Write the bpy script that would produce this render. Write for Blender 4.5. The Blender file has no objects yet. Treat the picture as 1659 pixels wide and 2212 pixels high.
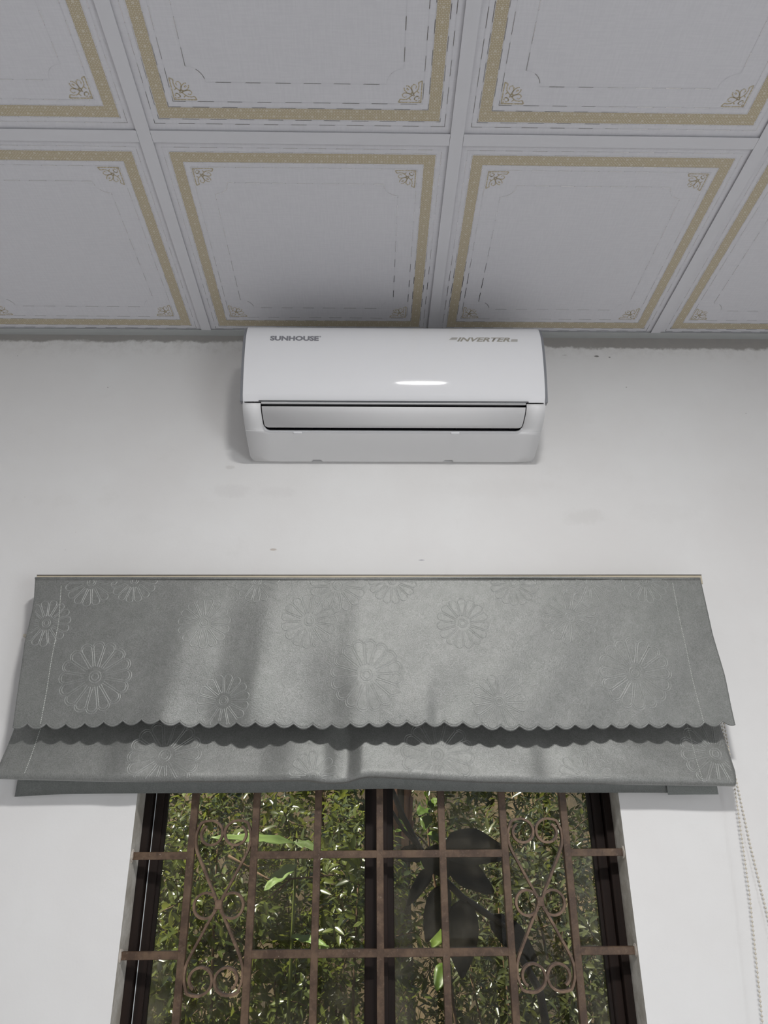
import bpy, bmesh, math, random
import numpy as np
from mathutils import Vector, Matrix
random.seed(7); rng = np.random.default_rng(7)
S = bpy.context.scene; COL = S.collection
PI = math.pi; R = math.radians

# ------------------------------------------------------------------ camera
F_PX, YAW, PITCH, ROLL = 1603.58, 0.02288058, 0.41465989, -0.00778102
CAM = Vector((-0.17225, -1.66554, 1.5))
fw = Vector((math.sin(YAW)*math.cos(PITCH), math.cos(YAW)*math.cos(PITCH), math.sin(PITCH)))
r0 = Vector((math.cos(YAW), -math.sin(YAW), 0)); u0 = r0.cross(fw)
rt = r0*math.cos(ROLL) + u0*math.sin(ROLL); up = -r0*math.sin(ROLL) + u0*math.cos(ROLL)
cd = bpy.data.cameras.new('camera'); cam = bpy.data.objects.new('camera', cd); COL.objects.link(cam)
cd.sensor_width = 36; cd.sensor_fit = 'AUTO'; cd.lens = F_PX/2212*36; cd.clip_start = .02
cam.matrix_world = Matrix(((rt.x, up.x, -fw.x, CAM.x), (rt.y, up.y, -fw.y, CAM.y), (rt.z, up.z, -fw.z, CAM.z), (0, 0, 0, 1)))
S.camera = cam

# ------------------------------------------------------------------ world, lights, exposure
W = bpy.data.worlds.new('world'); S.world = W; W.use_nodes = True
wn = W.node_tree.nodes; wl = W.node_tree.links
sky = wn.new('ShaderNodeTexSky'); sky.sky_type = 'NISHITA'; sky.sun_disc = False
sky.sun_elevation = R(58); sky.sun_rotation = R(-90); sky.air_density = 1.2; sky.dust_density = 2.0
wl.new(sky.outputs[0], wn['Background'].inputs[0]); wn['Background'].inputs[1].default_value = 0.105

def lamp(name, kind, loc, energy, color=(1, 1, 1), aim=None, **kw):
    l = bpy.data.lights.new(name, kind); o = bpy.data.objects.new(name, l); COL.objects.link(o)
    o.location = loc; l.energy = energy; l.color = color
    for k, v in kw.items(): setattr(l, k, v)
    if aim is not None: o.rotation_euler = (Vector(aim)).to_track_quat('-Z', 'Y').to_euler()
    return o
lamp('sun', 'SUN', (0, 6, 8), 10, (1.0, .93, .80), aim=(.62, .17, -1.0), angle=R(1.0))
# round flush ceiling lamp above the viewer, the main light of the room
lamp('ceiling_lamp', 'AREA', (.062, -1.75, 2.742), 42, (1.0, .99, .985), aim=(0, 0, -1), shape='DISK', size=.20)
# added fill light at the right-hand wall, standing in for unseen daylight
lamp('side_fill', 'AREA', (1.95, -3.55, 1.05), 40, (.92, .96, 1.0), aim=(-1, 0, 0), shape='RECTANGLE', size=2.0, size_y=.9)
S.view_settings.view_transform = 'Standard'; S.view_settings.look = 'None'
S.view_settings.exposure = .07; S.view_settings.gamma = 1; S.view_settings.use_curve_mapping = False

# ------------------------------------------------------------------ helpers
def me_obj(name, verts, faces, mat=None, parent=None, smooth=False, mats=None, fm=None, sharp=None):
    me = bpy.data.meshes.new(name); me.from_pydata([tuple(v) for v in verts], [], faces); me.update()
    if mats:
        for m in mats: me.materials.append(m)
        if fm: me.polygons.foreach_set('material_index', fm)
    elif mat: me.materials.append(mat)
    if smooth or sharp:
        me.polygons.foreach_set('use_smooth', [True]*len(me.polygons))
        if sharp: me.set_sharp_from_angle(angle=R(sharp))
    o = bpy.data.objects.new(name, me); COL.objects.link(o)
    if parent: o.parent = parent
    return o
def inst(name, me, parent, mtx=None):
    o = bpy.data.objects.new(name, me); COL.objects.link(o); o.parent = parent
    if mtx is not None: o.matrix_basis = mtx
    return o
def thing(name, label, cat, loc=(0, 0, 0), group=None):
    o = bpy.data.objects.new(name, None); COL.objects.link(o); o.location = loc
    o.empty_display_size = .1; o['label'] = label; o['category'] = cat
    if group: o['group'] = group
    return o
class MB:
    def __init__(s): s.v = []; s.f = []
    def add(s, v, f):
        n = len(s.v); s.v += [tuple(p) for p in v]; s.f += [tuple(i+n for i in q) for q in f]; return s
    def box(s, a, b):
        (x0, y0, z0), (x1, y1, z1) = a, b
        return s.add([(x0, y0, z0), (x1, y0, z0), (x1, y1, z0), (x0, y1, z0), (x0, y0, z1), (x1, y0, z1), (x1, y1, z1), (x0, y1, z1)],
                     [(0, 3, 2, 1), (4, 5, 6, 7), (0, 1, 5, 4), (1, 2, 6, 5), (2, 3, 7, 6), (3, 0, 4, 7)])
    def bevbox(s, a, b, c):      # box with chamfered edges
        bm = bmesh.new(); bmesh.ops.create_cube(bm, size=1)
        for v in bm.verts: v.co = Vector([(a[i]+b[i])/2 + v.co[i]*(b[i]-a[i]) for i in range(3)])
        bmesh.ops.bevel(bm, geom=bm.edges[:], offset=c, segments=1, affect='EDGES', profile=.5)
        bm.verts.index_update()
        s.add([v.co[:] for v in bm.verts], [[v.index for v in f.verts] for f in bm.faces]); bm.free(); return s
    def tube(s, pts, rad, n=8, cap=True):
        pts = [Vector(p) for p in pts]; rad = rad if hasattr(rad, '__len__') else [rad]*len(pts)
        vs = []; fs = []; ref = Vector((0.31, .17, .93))
        for i, p in enumerate(pts):
            t = (pts[min(i+1, len(pts)-1)] - pts[max(i-1, 0)]).normalized()
            a = t.cross(ref)
            if a.length < 1e-3: a = t.cross(Vector((1, 0, 0)))
            a.normalize(); b = t.cross(a)
            for k in range(n): vs.append(p + (a*math.cos(2*PI*k/n) + b*math.sin(2*PI*k/n))*rad[i])
        for i in range(len(pts)-1):
            for k in range(n): fs.append((i*n+k, i*n+(k+1) % n, (i+1)*n+(k+1) % n, (i+1)*n+k))
        if cap: fs += [tuple(range(n))[::-1], tuple(range((len(pts)-1)*n, len(pts)*n))]
        return s.add(vs, fs)
    def build(s, name, mat, parent=None, smooth=False, sharp=None): return me_obj(name, s.v, s.f, mat, parent, smooth, sharp=sharp)

class NT:
    """tiny node-tree writer"""
    def __init__(s, name):
        s.m = bpy.data.materials.new(name); s.m.use_nodes = True; s.t = s.m.node_tree; s.b = s.t.nodes['Principled BSDF']; s.out = s.t.nodes['Material Output']
    def n(s, kind, **kw):
        x = s.t.nodes.new('ShaderNode'+kind)
        for k, v in kw.items(): setattr(x, k, v)
        return x
    def l(s, a, b): s.t.links.new(a, b)
    def set(s, **kw):
        for k, v in kw.items():
            i = s.b.inputs[k.replace('_', ' ')]
            if hasattr(v, 'links') or hasattr(v, 'is_linked'): s.l(v, i)
            else: i.default_value = (*v, 1) if isinstance(v, tuple) and len(v) == 3 and i.type == 'RGBA' else v
        return s
    def coord(s, kind='Object'): return s.n('TexCoord').outputs[kind]
    def noise(s, vec, scale, detail=3, rough=.55, mapping=None):
        if mapping:
            mp = s.n('Mapping'); mp.inputs['Scale'].default_value = mapping; s.l(vec, mp.inputs[0]); vec = mp.outputs[0]
        x = s.n('TexNoise'); s.l(vec, x.inputs['Vector']); x.inputs['Scale'].default_value = scale
        x.inputs['Detail'].default_value = detail; x.inputs['Roughness'].default_value = rough
        return x.outputs[0]
    def math(s, op, a, b=None, c=None):
        x = s.n('Math', operation=op)
        for i, q in enumerate((a, b, c)):
            if q is None: continue
            if hasattr(q, 'is_linked'): s.l(q, x.inputs[i])
            else: x.inputs[i].default_value = q
        return x.outputs[0]
    def ramp(s, v, a, b):        # smooth remap a..b -> 0..1
        x = s.n('MapRange', interpolation_type='SMOOTHSTEP'); s.l(v, x.inputs[0]); x.inputs[1].default_value = a; x.inputs[2].default_value = b
        return x.outputs[0]
    def mix(s, fac, a, b):
        x = s.n('MixRGB')
        for i, q in enumerate((fac, a, b)):
            if hasattr(q, 'is_linked'): s.l(q, x.inputs[i])
            else: x.inputs[i].default_value = q if i == 0 else (*q, 1)
        return x.outputs[0]
    def bump(s, h, strength=.3, dist=.001):
        x = s.n('Bump'); s.l(h, x.inputs['Height']); x.inputs['Strength'].default_value = strength; x.inputs['Distance'].default_value = dist
        s.l(x.outputs[0], s.b.inputs['Normal']); return x.outputs[0]
    def xyz(s, v):
        x = s.n('SeparateXYZ'); s.l(v, x.inputs[0]); return x.outputs
def simple(name, col, rough=.5, var=.12, scale=30, metal=0, bump=0, **kw):
    t = NT(name); c = t.coord(); v = t.noise(c, scale, 4)
    lo = tuple(x*(1-var) for x in col); hi = tuple(min(1, x*(1+var)) for x in col)
    t.set(Base_Color=t.mix(v, lo, hi), Roughness=rough, Metallic=metal, **kw)
    if bump: t.bump(t.noise(c, scale*4, 4), bump, .001)
    return t.m

# ------------------------------------------------------------------ materials
def mat_wall():
    t = NT('white_plaster'); c = t.coord(); x, y, z = t.xyz(c)
    big = t.noise(c, 2.2, 4, .6); mid = t.noise(c, 9, 5, .65); mid2 = t.noise(c, 24, 5, .7); fine = t.noise(c, 90, 4, .6)
    col = t.mix(t.ramp(big, .35, .7), (.735, .722, .705), (.775, .77, .755))
    col = t.mix(t.math('MULTIPLY', t.ramp(mid, .58, .75), .28), col, (.66, .645, .615))
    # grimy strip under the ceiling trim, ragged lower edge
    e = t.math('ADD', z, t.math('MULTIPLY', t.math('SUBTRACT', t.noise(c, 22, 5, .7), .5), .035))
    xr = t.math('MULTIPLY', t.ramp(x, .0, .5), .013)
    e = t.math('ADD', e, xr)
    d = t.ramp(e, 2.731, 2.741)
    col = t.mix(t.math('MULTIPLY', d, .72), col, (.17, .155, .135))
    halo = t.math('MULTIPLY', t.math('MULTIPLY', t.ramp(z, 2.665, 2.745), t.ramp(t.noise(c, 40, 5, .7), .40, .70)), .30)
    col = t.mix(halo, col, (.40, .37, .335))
    # smudges at fixed places
    def blot(cx, cz, rx, rz, k, colr):
        dx = t.math('DIVIDE', t.math('SUBTRACT', x, cx), rx); dz = t.math('DIVIDE', t.math('SUBTRACT', z, cz), rz)
        r2 = t.math('ADD', t.math('MULTIPLY', dx, dx), t.math('MULTIPLY', dz, dz))
        r2 = t.math('ADD', r2, t.math('MULTIPLY', t.math('SUBTRACT', mid2, .5), 3.2))
        return t.math('MULTIPLY', t.math('SUBTRACT', 1, t.ramp(r2, .1, 1.25)), k*.62 if rx > .03 else k), colr
    for a in ((.355, 2.222, .060, .024, .30, (.50, .485, .455)), (-.515, 2.289, .055, .022, .26, (.52, .50, .49)), (-.395, 2.286, .05, .018, .20, (.52, .50, .49)),
              (.15, 2.30, .16, .03, .14, (.55, .53, .50)), (.55, 2.235, .10, .03, .12, (.56, .54, .52)), (-.72, 2.20, .07, .03, .12, (.56, .55, .52)),
              (.447, 2.697, .007, .003, .85, (.10, .09, .08)), (.483, 2.694, .004, .003, .8, (.12, .11, .10)), (.36, 2.70, .008, .002, .4, (.3, .27, .24)),
              (-.40, 2.135, .008, .003, .5, (.35, .25, .18)), (-.045, 2.108, .009, .002, .6, (.2, .2, .25)), (-.52, 2.355, .012, .006, .25, (.4, .37, .33))):
        f, k = blot(*a); col = t.mix(f, col, k)
    # sparse specks
    vo = t.n('TexVoronoi'); t.l(c, vo.inputs['Vector']); vo.inputs['Scale'].default_value = 17
    sp = t.math('MULTIPLY', t.math('LESS_THAN', vo.outputs['Distance'], .03), t.ramp(t.noise(c, 3.3, 2), .5, .6))
    col = t.mix(t.math('MULTIPLY', sp, .6), col, (.25, .22, .2))
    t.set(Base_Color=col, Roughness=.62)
    h = t.math('ADD', t.math('MULTIPLY', mid, 1.0), t.math('MULTIPLY', fine, .25)); h = t.math('ADD', h, t.math('MULTIPLY', big, 3.0))
    t.bump(h, .30, .0022); return t.m
def mat_reveal():
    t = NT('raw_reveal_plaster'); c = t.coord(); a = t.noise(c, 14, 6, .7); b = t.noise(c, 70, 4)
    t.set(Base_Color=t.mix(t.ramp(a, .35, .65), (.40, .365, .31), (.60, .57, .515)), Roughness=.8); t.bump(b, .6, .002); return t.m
def mat_tile():
    t = NT('printed_ceiling_tile'); c = t.coord()
    g = t.noise(c, 260, 3, .6, (1, .10, 1)); g2 = t.noise(c, 260, 3, .6, (.10, 1, 1)); w = t.math('ADD', g, g2)
    big = t.noise(c, 5, 2)
    t.set(Base_Color=t.mix(t.ramp(w, .8, 1.2), (.655, .648, .672), (.685, .678, .70)), Roughness=.42)
    t.bump(w, .15, .0004); return t.m
def mat_gold():
    t = NT('gold_print'); c = t.coord(); x, y, z = t.xyz(c)
    k = 2*PI/.0061
    sx = t.math('COSINE', t.math('MULTIPLY', x, k)); sy = t.math('COSINE', t.math('MULTIPLY', y, k))
    p = t.math('MULTIPLY', sx, sy)
    lines = t.math('MAXIMUM', sx, sy)
    f = t.math('MAXIMUM', t.math('MULTIPLY', t.ramp(lines, .55, .95), .30), t.ramp(p, .45, .85))
    k2 = 2*PI/.0244
    q = t.math('MULTIPLY', t.math('COSINE', t.math('MULTIPLY', x, k2)), t.math('COSINE', t.math('MULTIPLY', y, k2)))
    ring = t.math('MULTIPLY', t.ramp(q, .80, .86), t.math('SUBTRACT', 1, t.ramp(q, .92, .96)))
    f = t.math('MAXIMUM', f, ring)
    t.set(Base_Color=t.mix(f, (.46, .385, .25), (.66, .62, .53)), Roughness=.4); return t.m
def mat_foil():
    t = NT('silver_foil_print'); c = t.coord(); x, y, z = t.xyz(c)
    k = 2*PI/.054
    s = t.math('SINE', t.math('ADD', t.math('MULTIPLY', x, k), t.math('MULTIPLY', y, k)))
    n = t.ramp(t.math('ADD', s, t.math('MULTIPLY', t.math('SUBTRACT', t.noise(c, 3.5, 2), .5), 3.0)), -.35, .05)  # matte gaps stand in for the foil's on-and-off reflections
    t.set(Base_Color=(.62, .61, .62), Metallic=.95, Roughness=.16)
    p2 = t.n('BsdfPrincipled'); p2.inputs['Base Color'].default_value = (.625, .62, .642, 1); p2.inputs['Roughness'].default_value = .45
    mx = t.n('MixShader'); t.l(n, mx.inputs[0]); t.l(p2.outputs[0], mx.inputs[1]); t.l(t.b.outputs[0], mx.inputs[2]); t.l(mx.outputs[0], t.out.inputs[0])
    return t.m
def mat_fabric(name, a, b):
    t = NT(name); c = t.coord()
    g = t.noise(c, 520, 3, .7); cl = t.noise(c, 60, 4, .7); big = t.noise(c, 7, 3)
    f = t.math('ADD', t.math('MULTIPLY', g, .75), t.math('MULTIPLY', cl, .25))
    col = t.mix(t.ramp(f, .34, .66), a, b)
    col = t.mix(t.math('MULTIPLY', t.ramp(big, .4, .75), .12), col, (.25, .27, .24))
    t.set(Base_Color=col, Roughness=.43, Metallic=.45, Sheen_Weight=.25, Sheen_Roughness=.5)
    t.bump(t.math('ADD', g, t.math('MULTIPLY', cl, .8)), .45, .0012); return t.m
def mat_rust(name='rusty_brown_paint', ca=(.058, .032, .018), cb=(.125, .077, .045), cc=(.20, .145, .10)):
    t = NT(name); c = t.coord(); a = t.noise(c, 28, 6, .7); b = t.noise(c, 150, 4, .6); sp = t.noise(c, 330, 2)
    col = t.mix(t.ramp(a, .38, .66), ca, cb)
    col = t.mix(t.math('MULTIPLY', t.ramp(b, .55, .75), .4), col, cc)
    col = t.mix(t.ramp(sp, .76, .80), col, (.55, .5, .45))
    t.set(Base_Color=col, Roughness=t.math('ADD', .38, t.math('MULTIPLY', a, .3))); t.bump(t.math('ADD', a, b), .35, .001); return t.m
def mat_wood():
    t = NT('dark_window_wood'); c = t.coord(); a = t.noise(c, 30, 5, .6, (1, 1, .06)); b = t.noise(c, 8, 3)
    t.set(Base_Color=t.mix(t.ramp(a, .35, .7), (.007, .0045, .0035), (.020, .011, .008)), Roughness=.6, Specular_IOR_Level=.25); t.bump(a, .4, .001); return t.m
def mat_glass():
    t = NT('dusty_window_glass'); c = t.coord(); x, y, z = t.xyz(c)
    t.t.nodes.remove(t.b)
    tr = t.n('BsdfTransparent'); tr.inputs[0].default_value = (.93, .95, .93, 1)
    gl = t.n('BsdfGlossy'); gl.inputs['Roughness'].default_value = .02
    fr = t.n('Fresnel'); fr.inputs[0].default_value = 1.45
    bf = t.n('NewGeometry').outputs['Backfacing']; nb = t.n('NewGeometry').outputs['Normal']; sx_, sy_, sz_ = t.xyz(nb)
    only = t.math('MULTIPLY', fr.outputs[0], t.math('MULTIPLY', t.math('LESS_THAN', sy_, 0), t.math('SUBTRACT', 1, bf)))
    m1 = t.n('MixShader'); t.l(only, m1.inputs[0]); t.l(tr.outputs[0], m1.inputs[1]); t.l(gl.outputs[0], m1.inputs[2])
    du = t.n('BsdfDiffuse'); du.inputs[0].default_value = (.46, .40, .30, 1)
    tl = t.n('BsdfTranslucent'); tl.inputs[0].default_value = (.46, .40, .30, 1)
    ad = t.n('AddShader'); t.l(du.outputs[0], ad.inputs[0]); t.l(tl.outputs[0], ad.inputs[1])
    n = t.noise(c, 6, 5, .65); n2 = t.noise(c, 45, 3, .6)
    f = t.math('ADD', .006, t.math('MULTIPLY', t.ramp(t.math('ADD', n, t.math('MULTIPLY', n2, .3)), .55, 1.0), .06))
    for xe, wd, k in ((-.617, .085, .085), (-.118, .055, .06), (.329, .07, .05)):
        near = t.math('SUBTRACT', 1, t.ramp(t.math('ABSOLUTE', t.math('SUBTRACT', x, xe)), 0.0, wd))
        f = t.math('ADD', f, t.math('MULTIPLY', near, t.math('MULTIPLY', t.ramp(n, .3, .6), k)))
    m2 = t.n('MixShader'); t.l(f, m2.inputs[0]); t.l(m1.outputs[0], m2.inputs[1]); t.l(ad.outputs[0], m2.inputs[2]); t.l(m2.outputs[0], t.out.inputs[0])
    return t.m
def mat_leaf(name, dark, light, rough=.34, trans=.35):
    t = NT(name)
    oi = t.n('ObjectInfo').outputs['Random']; at = t.n('Attribute', attribute_name='tint'); c = t.coord()
    r = t.math('FRACT', t.math('ADD', oi, at.outputs['Fac']))
    col = t.mix(r, dark, light); n = t.noise(c, 60, 3)
    col = t.mix(t.math('MULTIPLY', t.ramp(n, .5, .8), .25), col, light)
    t.set(Base_Color=col, Roughness=rough, Specular_IOR_Level=.6)
    tl = t.n('BsdfTranslucent'); t.l(t.mix(.5, col, (.34, .37, .06)), tl.inputs[0])
    mx = t.n('MixShader'); mx.inputs[0].default_value = trans
    t.l(t.b.outputs[0], mx.inputs[1]); t.l(tl.outputs[0], mx.inputs[2]); t.l(mx.outputs[0], t.out.inputs[0]); return t.m
def mat_bark(name, a, b, sc=9):
    t = NT(name); c = t.coord(); n = t.noise(c, sc, 6, .7, (1, 1, .25)); m = t.noise(c, sc*5, 5, .7, (1, 1, .3))
    t.set(Base_Color=t.mix(t.ramp(n, .36, .64), a, b), Roughness=.9); t.bump(t.math('ADD', n, m), .9, .012); return t.m

M = dict(
    wall=mat_wall(), reveal=mat_reveal(), tile=mat_tile(), gold=mat_gold(), foil=mat_foil(),
    back=simple('rear_wall_paint', (.40, .385, .365), .6, .03, 4), room=simple('room_paint', (.73, .73, .735), .6, .03, 4), floor=simple('floor_tiles', (.50, .50, .515), .3, .06, 3),
    tee=simple('white_tee_metal', (.665, .66, .68), .42, .03, 12), angle=simple('wall_angle_metal', (.46, .475, .465), .4, .05, 12),
    dark=simple('dark_cavity', (.02, .02, .022), .7, .1, 10),
    acw=simple('glossy_white_plastic', (.80, .80, .81), .045, .008, 6),
    acb=simple('satin_white_plastic', (.78, .775, .77), .34, .012, 6), acg=simple('grey_trim_plastic', (.20, .205, .22), .3, .05, 10),
    acd=simple('outlet_black', (.010, .010, .014), .4, .1, 10), lip=simple('outlet_lip_plastic', (.83, .83, .84), .22, .01, 6),
    ink=simple('grey_ink', (.24, .24, .26), .4, .05, 20), ink2=simple('bronze_ink', (.36, .34, .29), .4, .05, 20),
    paper=simple('label_paper', (.70, .69, .68), .6, .03, 40), black=simple('black_ink', (.03, .03, .03), .6, .1, 40),
    fab=mat_fabric('satin_grey_fabric', (.165, .170, .158), (.27, .273, .26)), emb=mat_fabric('embossed_fabric', (.23, .236, .222), (.34, .345, .33)),
    thread=simple('white_thread', (.62, .63, .59), .7, .1, 200), fabd=mat_fabric('shaded_lining_fabric', (.15, .16, .15), (.22, .23, .215)),  # lining darker than the flap: shade under the fold put into its colour
    rail=simple('pale_wood_batten', (.50, .44, .33), .6, .15, 30), raild=simple('dark_rail_edge', (.08, .07, .06), .5, .1, 30),
    bead=simple('ivory_bead', (.62, .57, .47), .35, .06, 50), rust=mat_rust(), rust_lit=mat_rust('lit_tan_iron', (.085, .050, .031), (.20, .128, .080), (.30, .22, .15)), mortar=simple('mortar', (.52, .47, .41), .9, .25, 120), wood=mat_wood(), glass=mat_glass(),  # scroll iron paler than the bars: lamplight on it put into the colour
    strip=simple('pale_light_leak', (.62, .66, .66), .5, .25, 60),
    leafa=mat_leaf('glossy_leaf', (.026, .038, .011), (.125, .150, .034), .26), leafb=mat_leaf('young_leaf', (.10, .17, .03), (.20, .29, .05), .4, .5),
    leafc=mat_leaf('dull_leaf', (.026, .034, .013), (.095, .105, .036), .30, .3), leafd=mat_leaf('backlit_broad_leaf', (.006, .006, .004), (.016, .015, .009), .9, .05),  # broad leaves near black: backlit silhouette put into their colour
    leafe=mat_leaf('strap_leaf', (.15, .24, .06), (.23, .33, .10), .5, .4),
    bark=mat_bark('red_bark', (.32, .15, .09), (.60, .34, .225)), bark2=mat_bark('grey_bark', (.085, .065, .045), (.22, .175, .12)),
    twig=simple('twig_bark', (.13, .075, .04), .8, .3, 40), stem=simple('dark_stem', (.035, .028, .02), .7, .3, 30),
    soil=mat_bark('earth', (.035, .025, .013), (.12, .083, .043), 3))

# ------------------------------------------------------------------ room shell
H = 2.7575                                  # underside of the ceiling grid
X0, X1, Y0 = -2.44, 1.98, -4.5              # left wall, right wall, rear wall
WX0, WX1, WZ0, WZ1, WT = -.6535, .3565, .90, 1.97, .16   # window opening, wall thickness
def struct(o): o['kind'] = 'structure'; return o
xs = [X0-.15, WX0, WX1, X1+.15]; zs = [0, WZ0, WZ1, 2.95]
v = [(x, y, z) for y in (0, WT) for z in zs for x in xs]; fcs = []; fm = []
ix = lambda s, j, i: s*16 + j*4 + i
for s in (0, 1):
    for j in range(3):
        for i in range(3):
            if i == 1 and j == 1: continue
            q = (ix(s, j, i), ix(s, j, i+1), ix(s, j+1, i+1), ix(s, j+1, i)); fcs.append(q if s == 0 else q[::-1]); fm.append(0)
for (j, i, j2, i2) in ((1, 1, 2, 1), (2, 1, 2, 2), (2, 2, 1, 2), (1, 2, 1, 1)):
    fcs.append((ix(0, j, i), ix(0, j2, i2), ix(1, j2, i2), ix(1, j, i))); fm.append(1)
for (j, i, j2, i2) in ((0, 0, 3, 0), (3, 0, 3, 3), (3, 3, 0, 3), (0, 3, 0, 0)):
    fcs.append((ix(0, j, i), ix(1, j, i), ix(1, j2, i2), ix(0, j2, i2))); fm.append(0)
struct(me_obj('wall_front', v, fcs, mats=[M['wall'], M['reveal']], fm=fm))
struct(MB().box((X0-.15, Y0-.15, 0), (X0, 0, 2.95)).build('wall_left', M['room']))
struct(MB().box((X1, Y0-.15, 0), (X1+.15, 0, 2.95)).build('wall_right', M['room']))
struct(MB().box((X0, Y0-.15, 0), (X1, Y0, 2.95)).build('wall_back', M['back']))
struct(MB().box((X0-.15, Y0-.15, -.12), (X1+.15, WT, 0)).build('floor', M['floor']))

# ceiling: soffit slab, exposed grid, printed lay-in tiles
ceil = struct(MB().box((X0-.15, Y0-.15, 2.95), (X1+.15, WT, 3.10)).build('ceiling', M['dark']))
PX, PY, HW = .61, .626, .0130
cols = [-4, -3, -2, -1, 0, 1, 2, 3]; rows = range(7)
gx = [k*PX for k in range(-3, 4)]
gy = [-PY*k for k in range(1, 8)]
def tee_mb(along, a, b, at):
    m = MB()
    if along == 'y': m.box((at-HW, a, H), (at+HW, b, H+.0012)).box((at-.0012, a, H+.0012), (at+.0012, b, H+.035))
    else: m.box((a, at-HW, H), (b, at+HW, H+.0012)).box((a, at-.0012, H+.0012), (b, at+.0012, H+.035))
    return m
for x in gx: tee_mb('y', Y0+.024, -.024, x).build('main_tee', M['tee'], ceil)
for y in gy:
    edges = [X0+.024] + [e for x in gx for e in (x-HW-.0006, x+HW+.0006)] + [X1-.024]
    for a, b in zip(edges[0::2], edges[1::2]): tee_mb('x', a, b, y).build('cross_tee', M['tee'], ceil)
def angle(m, a, b): m.box(a, b); return m
an = MB().box((X0, -.024, H), (X1, 0, H+.0014)).box((X0, -.0014, H+.0014), (X1, 0, H+.025)); an.build('wall_angle', M['angle'], ceil)
an = MB().box((X0, Y0, H), (X1, Y0+.024, H+.0014)).box((X0, Y0, H+.0014), (X1, Y0+.0014, H+.025)); an.build('wall_angle', M['angle'], ceil)
for xx, s in ((X0, 1), (X1, -1)):
    a, b = sorted((xx, xx+s*.024)); MB().box((a, Y0+.024, H), (b, -.024, H+.0014)).build('wall_angle', M['angle'], ceil)

TH = .006; GAP = .0042                       # tile thickness, height of its face above the flange
def tile_mesh(w, d):
    m = MB(); m.bevbox((-w/2, -d/2, 0), (w/2, d/2, TH), .0007); me = bpy.data.meshes.new('ceiling_tile'); me.from_pydata(m.v, [], m.f); me.materials.append(M['tile']); return me
def ring_faces(m, a, b, sy, z, c=None):      # rectangular ring between insets a and b (from the grid line)
    ax, ay, bx, by = PX/2-a, PY/2-a*sy, PX/2-b, PY/2-b*sy
    o = [(-ax, -ay, z), (ax, -ay, z), (ax, ay, z), (-ax, ay, z)]; i = [(-bx, -by, z), (bx, -by, z), (bx, by, z), (-bx, by, z)]
    m.add(o+i, [(0, 4, 5, 1), (1, 5, 6, 2), (2, 6, 7, 3), (3, 7, 4, 0)])
SY = PY/PX; ZP = -.00025
def to_mesh(m, name, mat):
    me = bpy.data.meshes.new(name); me.from_pydata(m.v, [], m.f); me.materials.append(mat); return me
m = MB(); ring_faces(m, .0375, .0598, SY, ZP); gold_me = to_mesh(m, 'gold_border', M['gold'])
m = MB()
for a in (.0255, .0352, .0603, .0715): ring_faces(m, a, a+.0012, SY, ZP*1.1)
foil_me = to_mesh(m, 'foil_line', M['foil'])
def ribbon2(m, pts, w, z, close=False):      # flat printed stroke
    pts = [Vector((p[0], p[1])) for p in pts]; n = len(pts); vs = []
    for i in range(n):
        a = pts[(i-1) % n] if (close or i > 0) else pts[i]; b = pts[(i+1) % n] if (close or i < n-1) else pts[i]
        t = (b-a).normalized(); q = Vector((-t.y, t.x))*w/2
        vs += [(*(pts[i]+q), z), (*(pts[i]-q), z)]
    k = n if close else n-1
    m.add(vs, [(2*i, 2*((i+1) % n), 2*((i+1) % n)+1, 2*i+1) for i in range(k)])
fx, fy, ar = PX/2-.110, PY/2-.110*SY, .0305
pts = []
for sx, sy_, a0 in ((1, 1, 0), (-1, 1, 90), (-1, -1, 180), (1, -1, 270)):
    for k in range(11):                       # concave quarter circles around the frame's corners
        t = R(a0 + 270 - 9*k) if False else R(a0 + 270 - 90*k/10)
        pts.append((sx*fx + ar*math.cos(t), sy_*fy + ar*math.sin(t)))
m = MB(); ribbon2(m, pts, .0014, ZP*1.1, True); frame_me = to_mesh(m, 'foil_frame', M['foil'])
# corner ornament, drawn in millimetres from its right-angle corner
def orn():
    m = MB(); st = lambda p, w=2.2: ribbon2(m, [(a*.001, b*.001) for a, b in p], w*.001, ZP*1.2)
    def arc(cx, cy, r, a0, a1, n=10, ry=None): return [(cx+r*math.cos(R(a0+(a1-a0)*k/n)), cy+(ry or r)*math.sin(R(a0+(a1-a0)*k/n))) for k in range(n+1)]
    def both(p, w=2.2): st(p, w); st([(b, a) for a, b in p], w)
    both([(0, 1), (43, 1)], 2.3); both([(43, 1), (40.5, 6.5), (39, 7.5)], 2.3)
    both([(39, 7.5), (34, 6.3), (28, 7), (24, 9.5), (20, 13.5), (17, 16)], 2)
    both([(6, 13), (8.5, 13.8), (11, 12.8), (12.5, 10.5), (13, 8), (12, 5.5), (9.6, 4.6), (8.2, 6.4)], 1.9)
    both([(20, 5.5), (21.5, 7.6), (24, 9.2)], 2)
    both([(14, 14), (16.5, 20), (18.5, 25), (21.5, 29.5), (26, 33), (30, 33.5)], 2)
    both([(15, 20), (22, 18.5), (28, 19.5), (33, 19.5), (36.5, 16.5), (35.5, 12.5), (32, 11), (28.5, 12.5)], 2)
    st([(25, 25), (27, 27.2), (29, 28.5)], 3); st([(3.2, 3.2), (5.2, 5.2)], 2.6)
    return m
m0 = orn(); orn_me = []
for sx, sy_ in ((1, 1), (-1, 1), (-1, -1), (1, -1)):
    m = MB(); f = m0.f if sx*sy_ > 0 else [q[::-1] for q in m0.f]
    m.add([(sx*x, sy_*y*SY, z) for x, y, z in m0.v], f); orn_me.append((sx, sy_, to_mesh(m, 'corner_ornament', M['gold'])))
tmesh = {}
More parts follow.
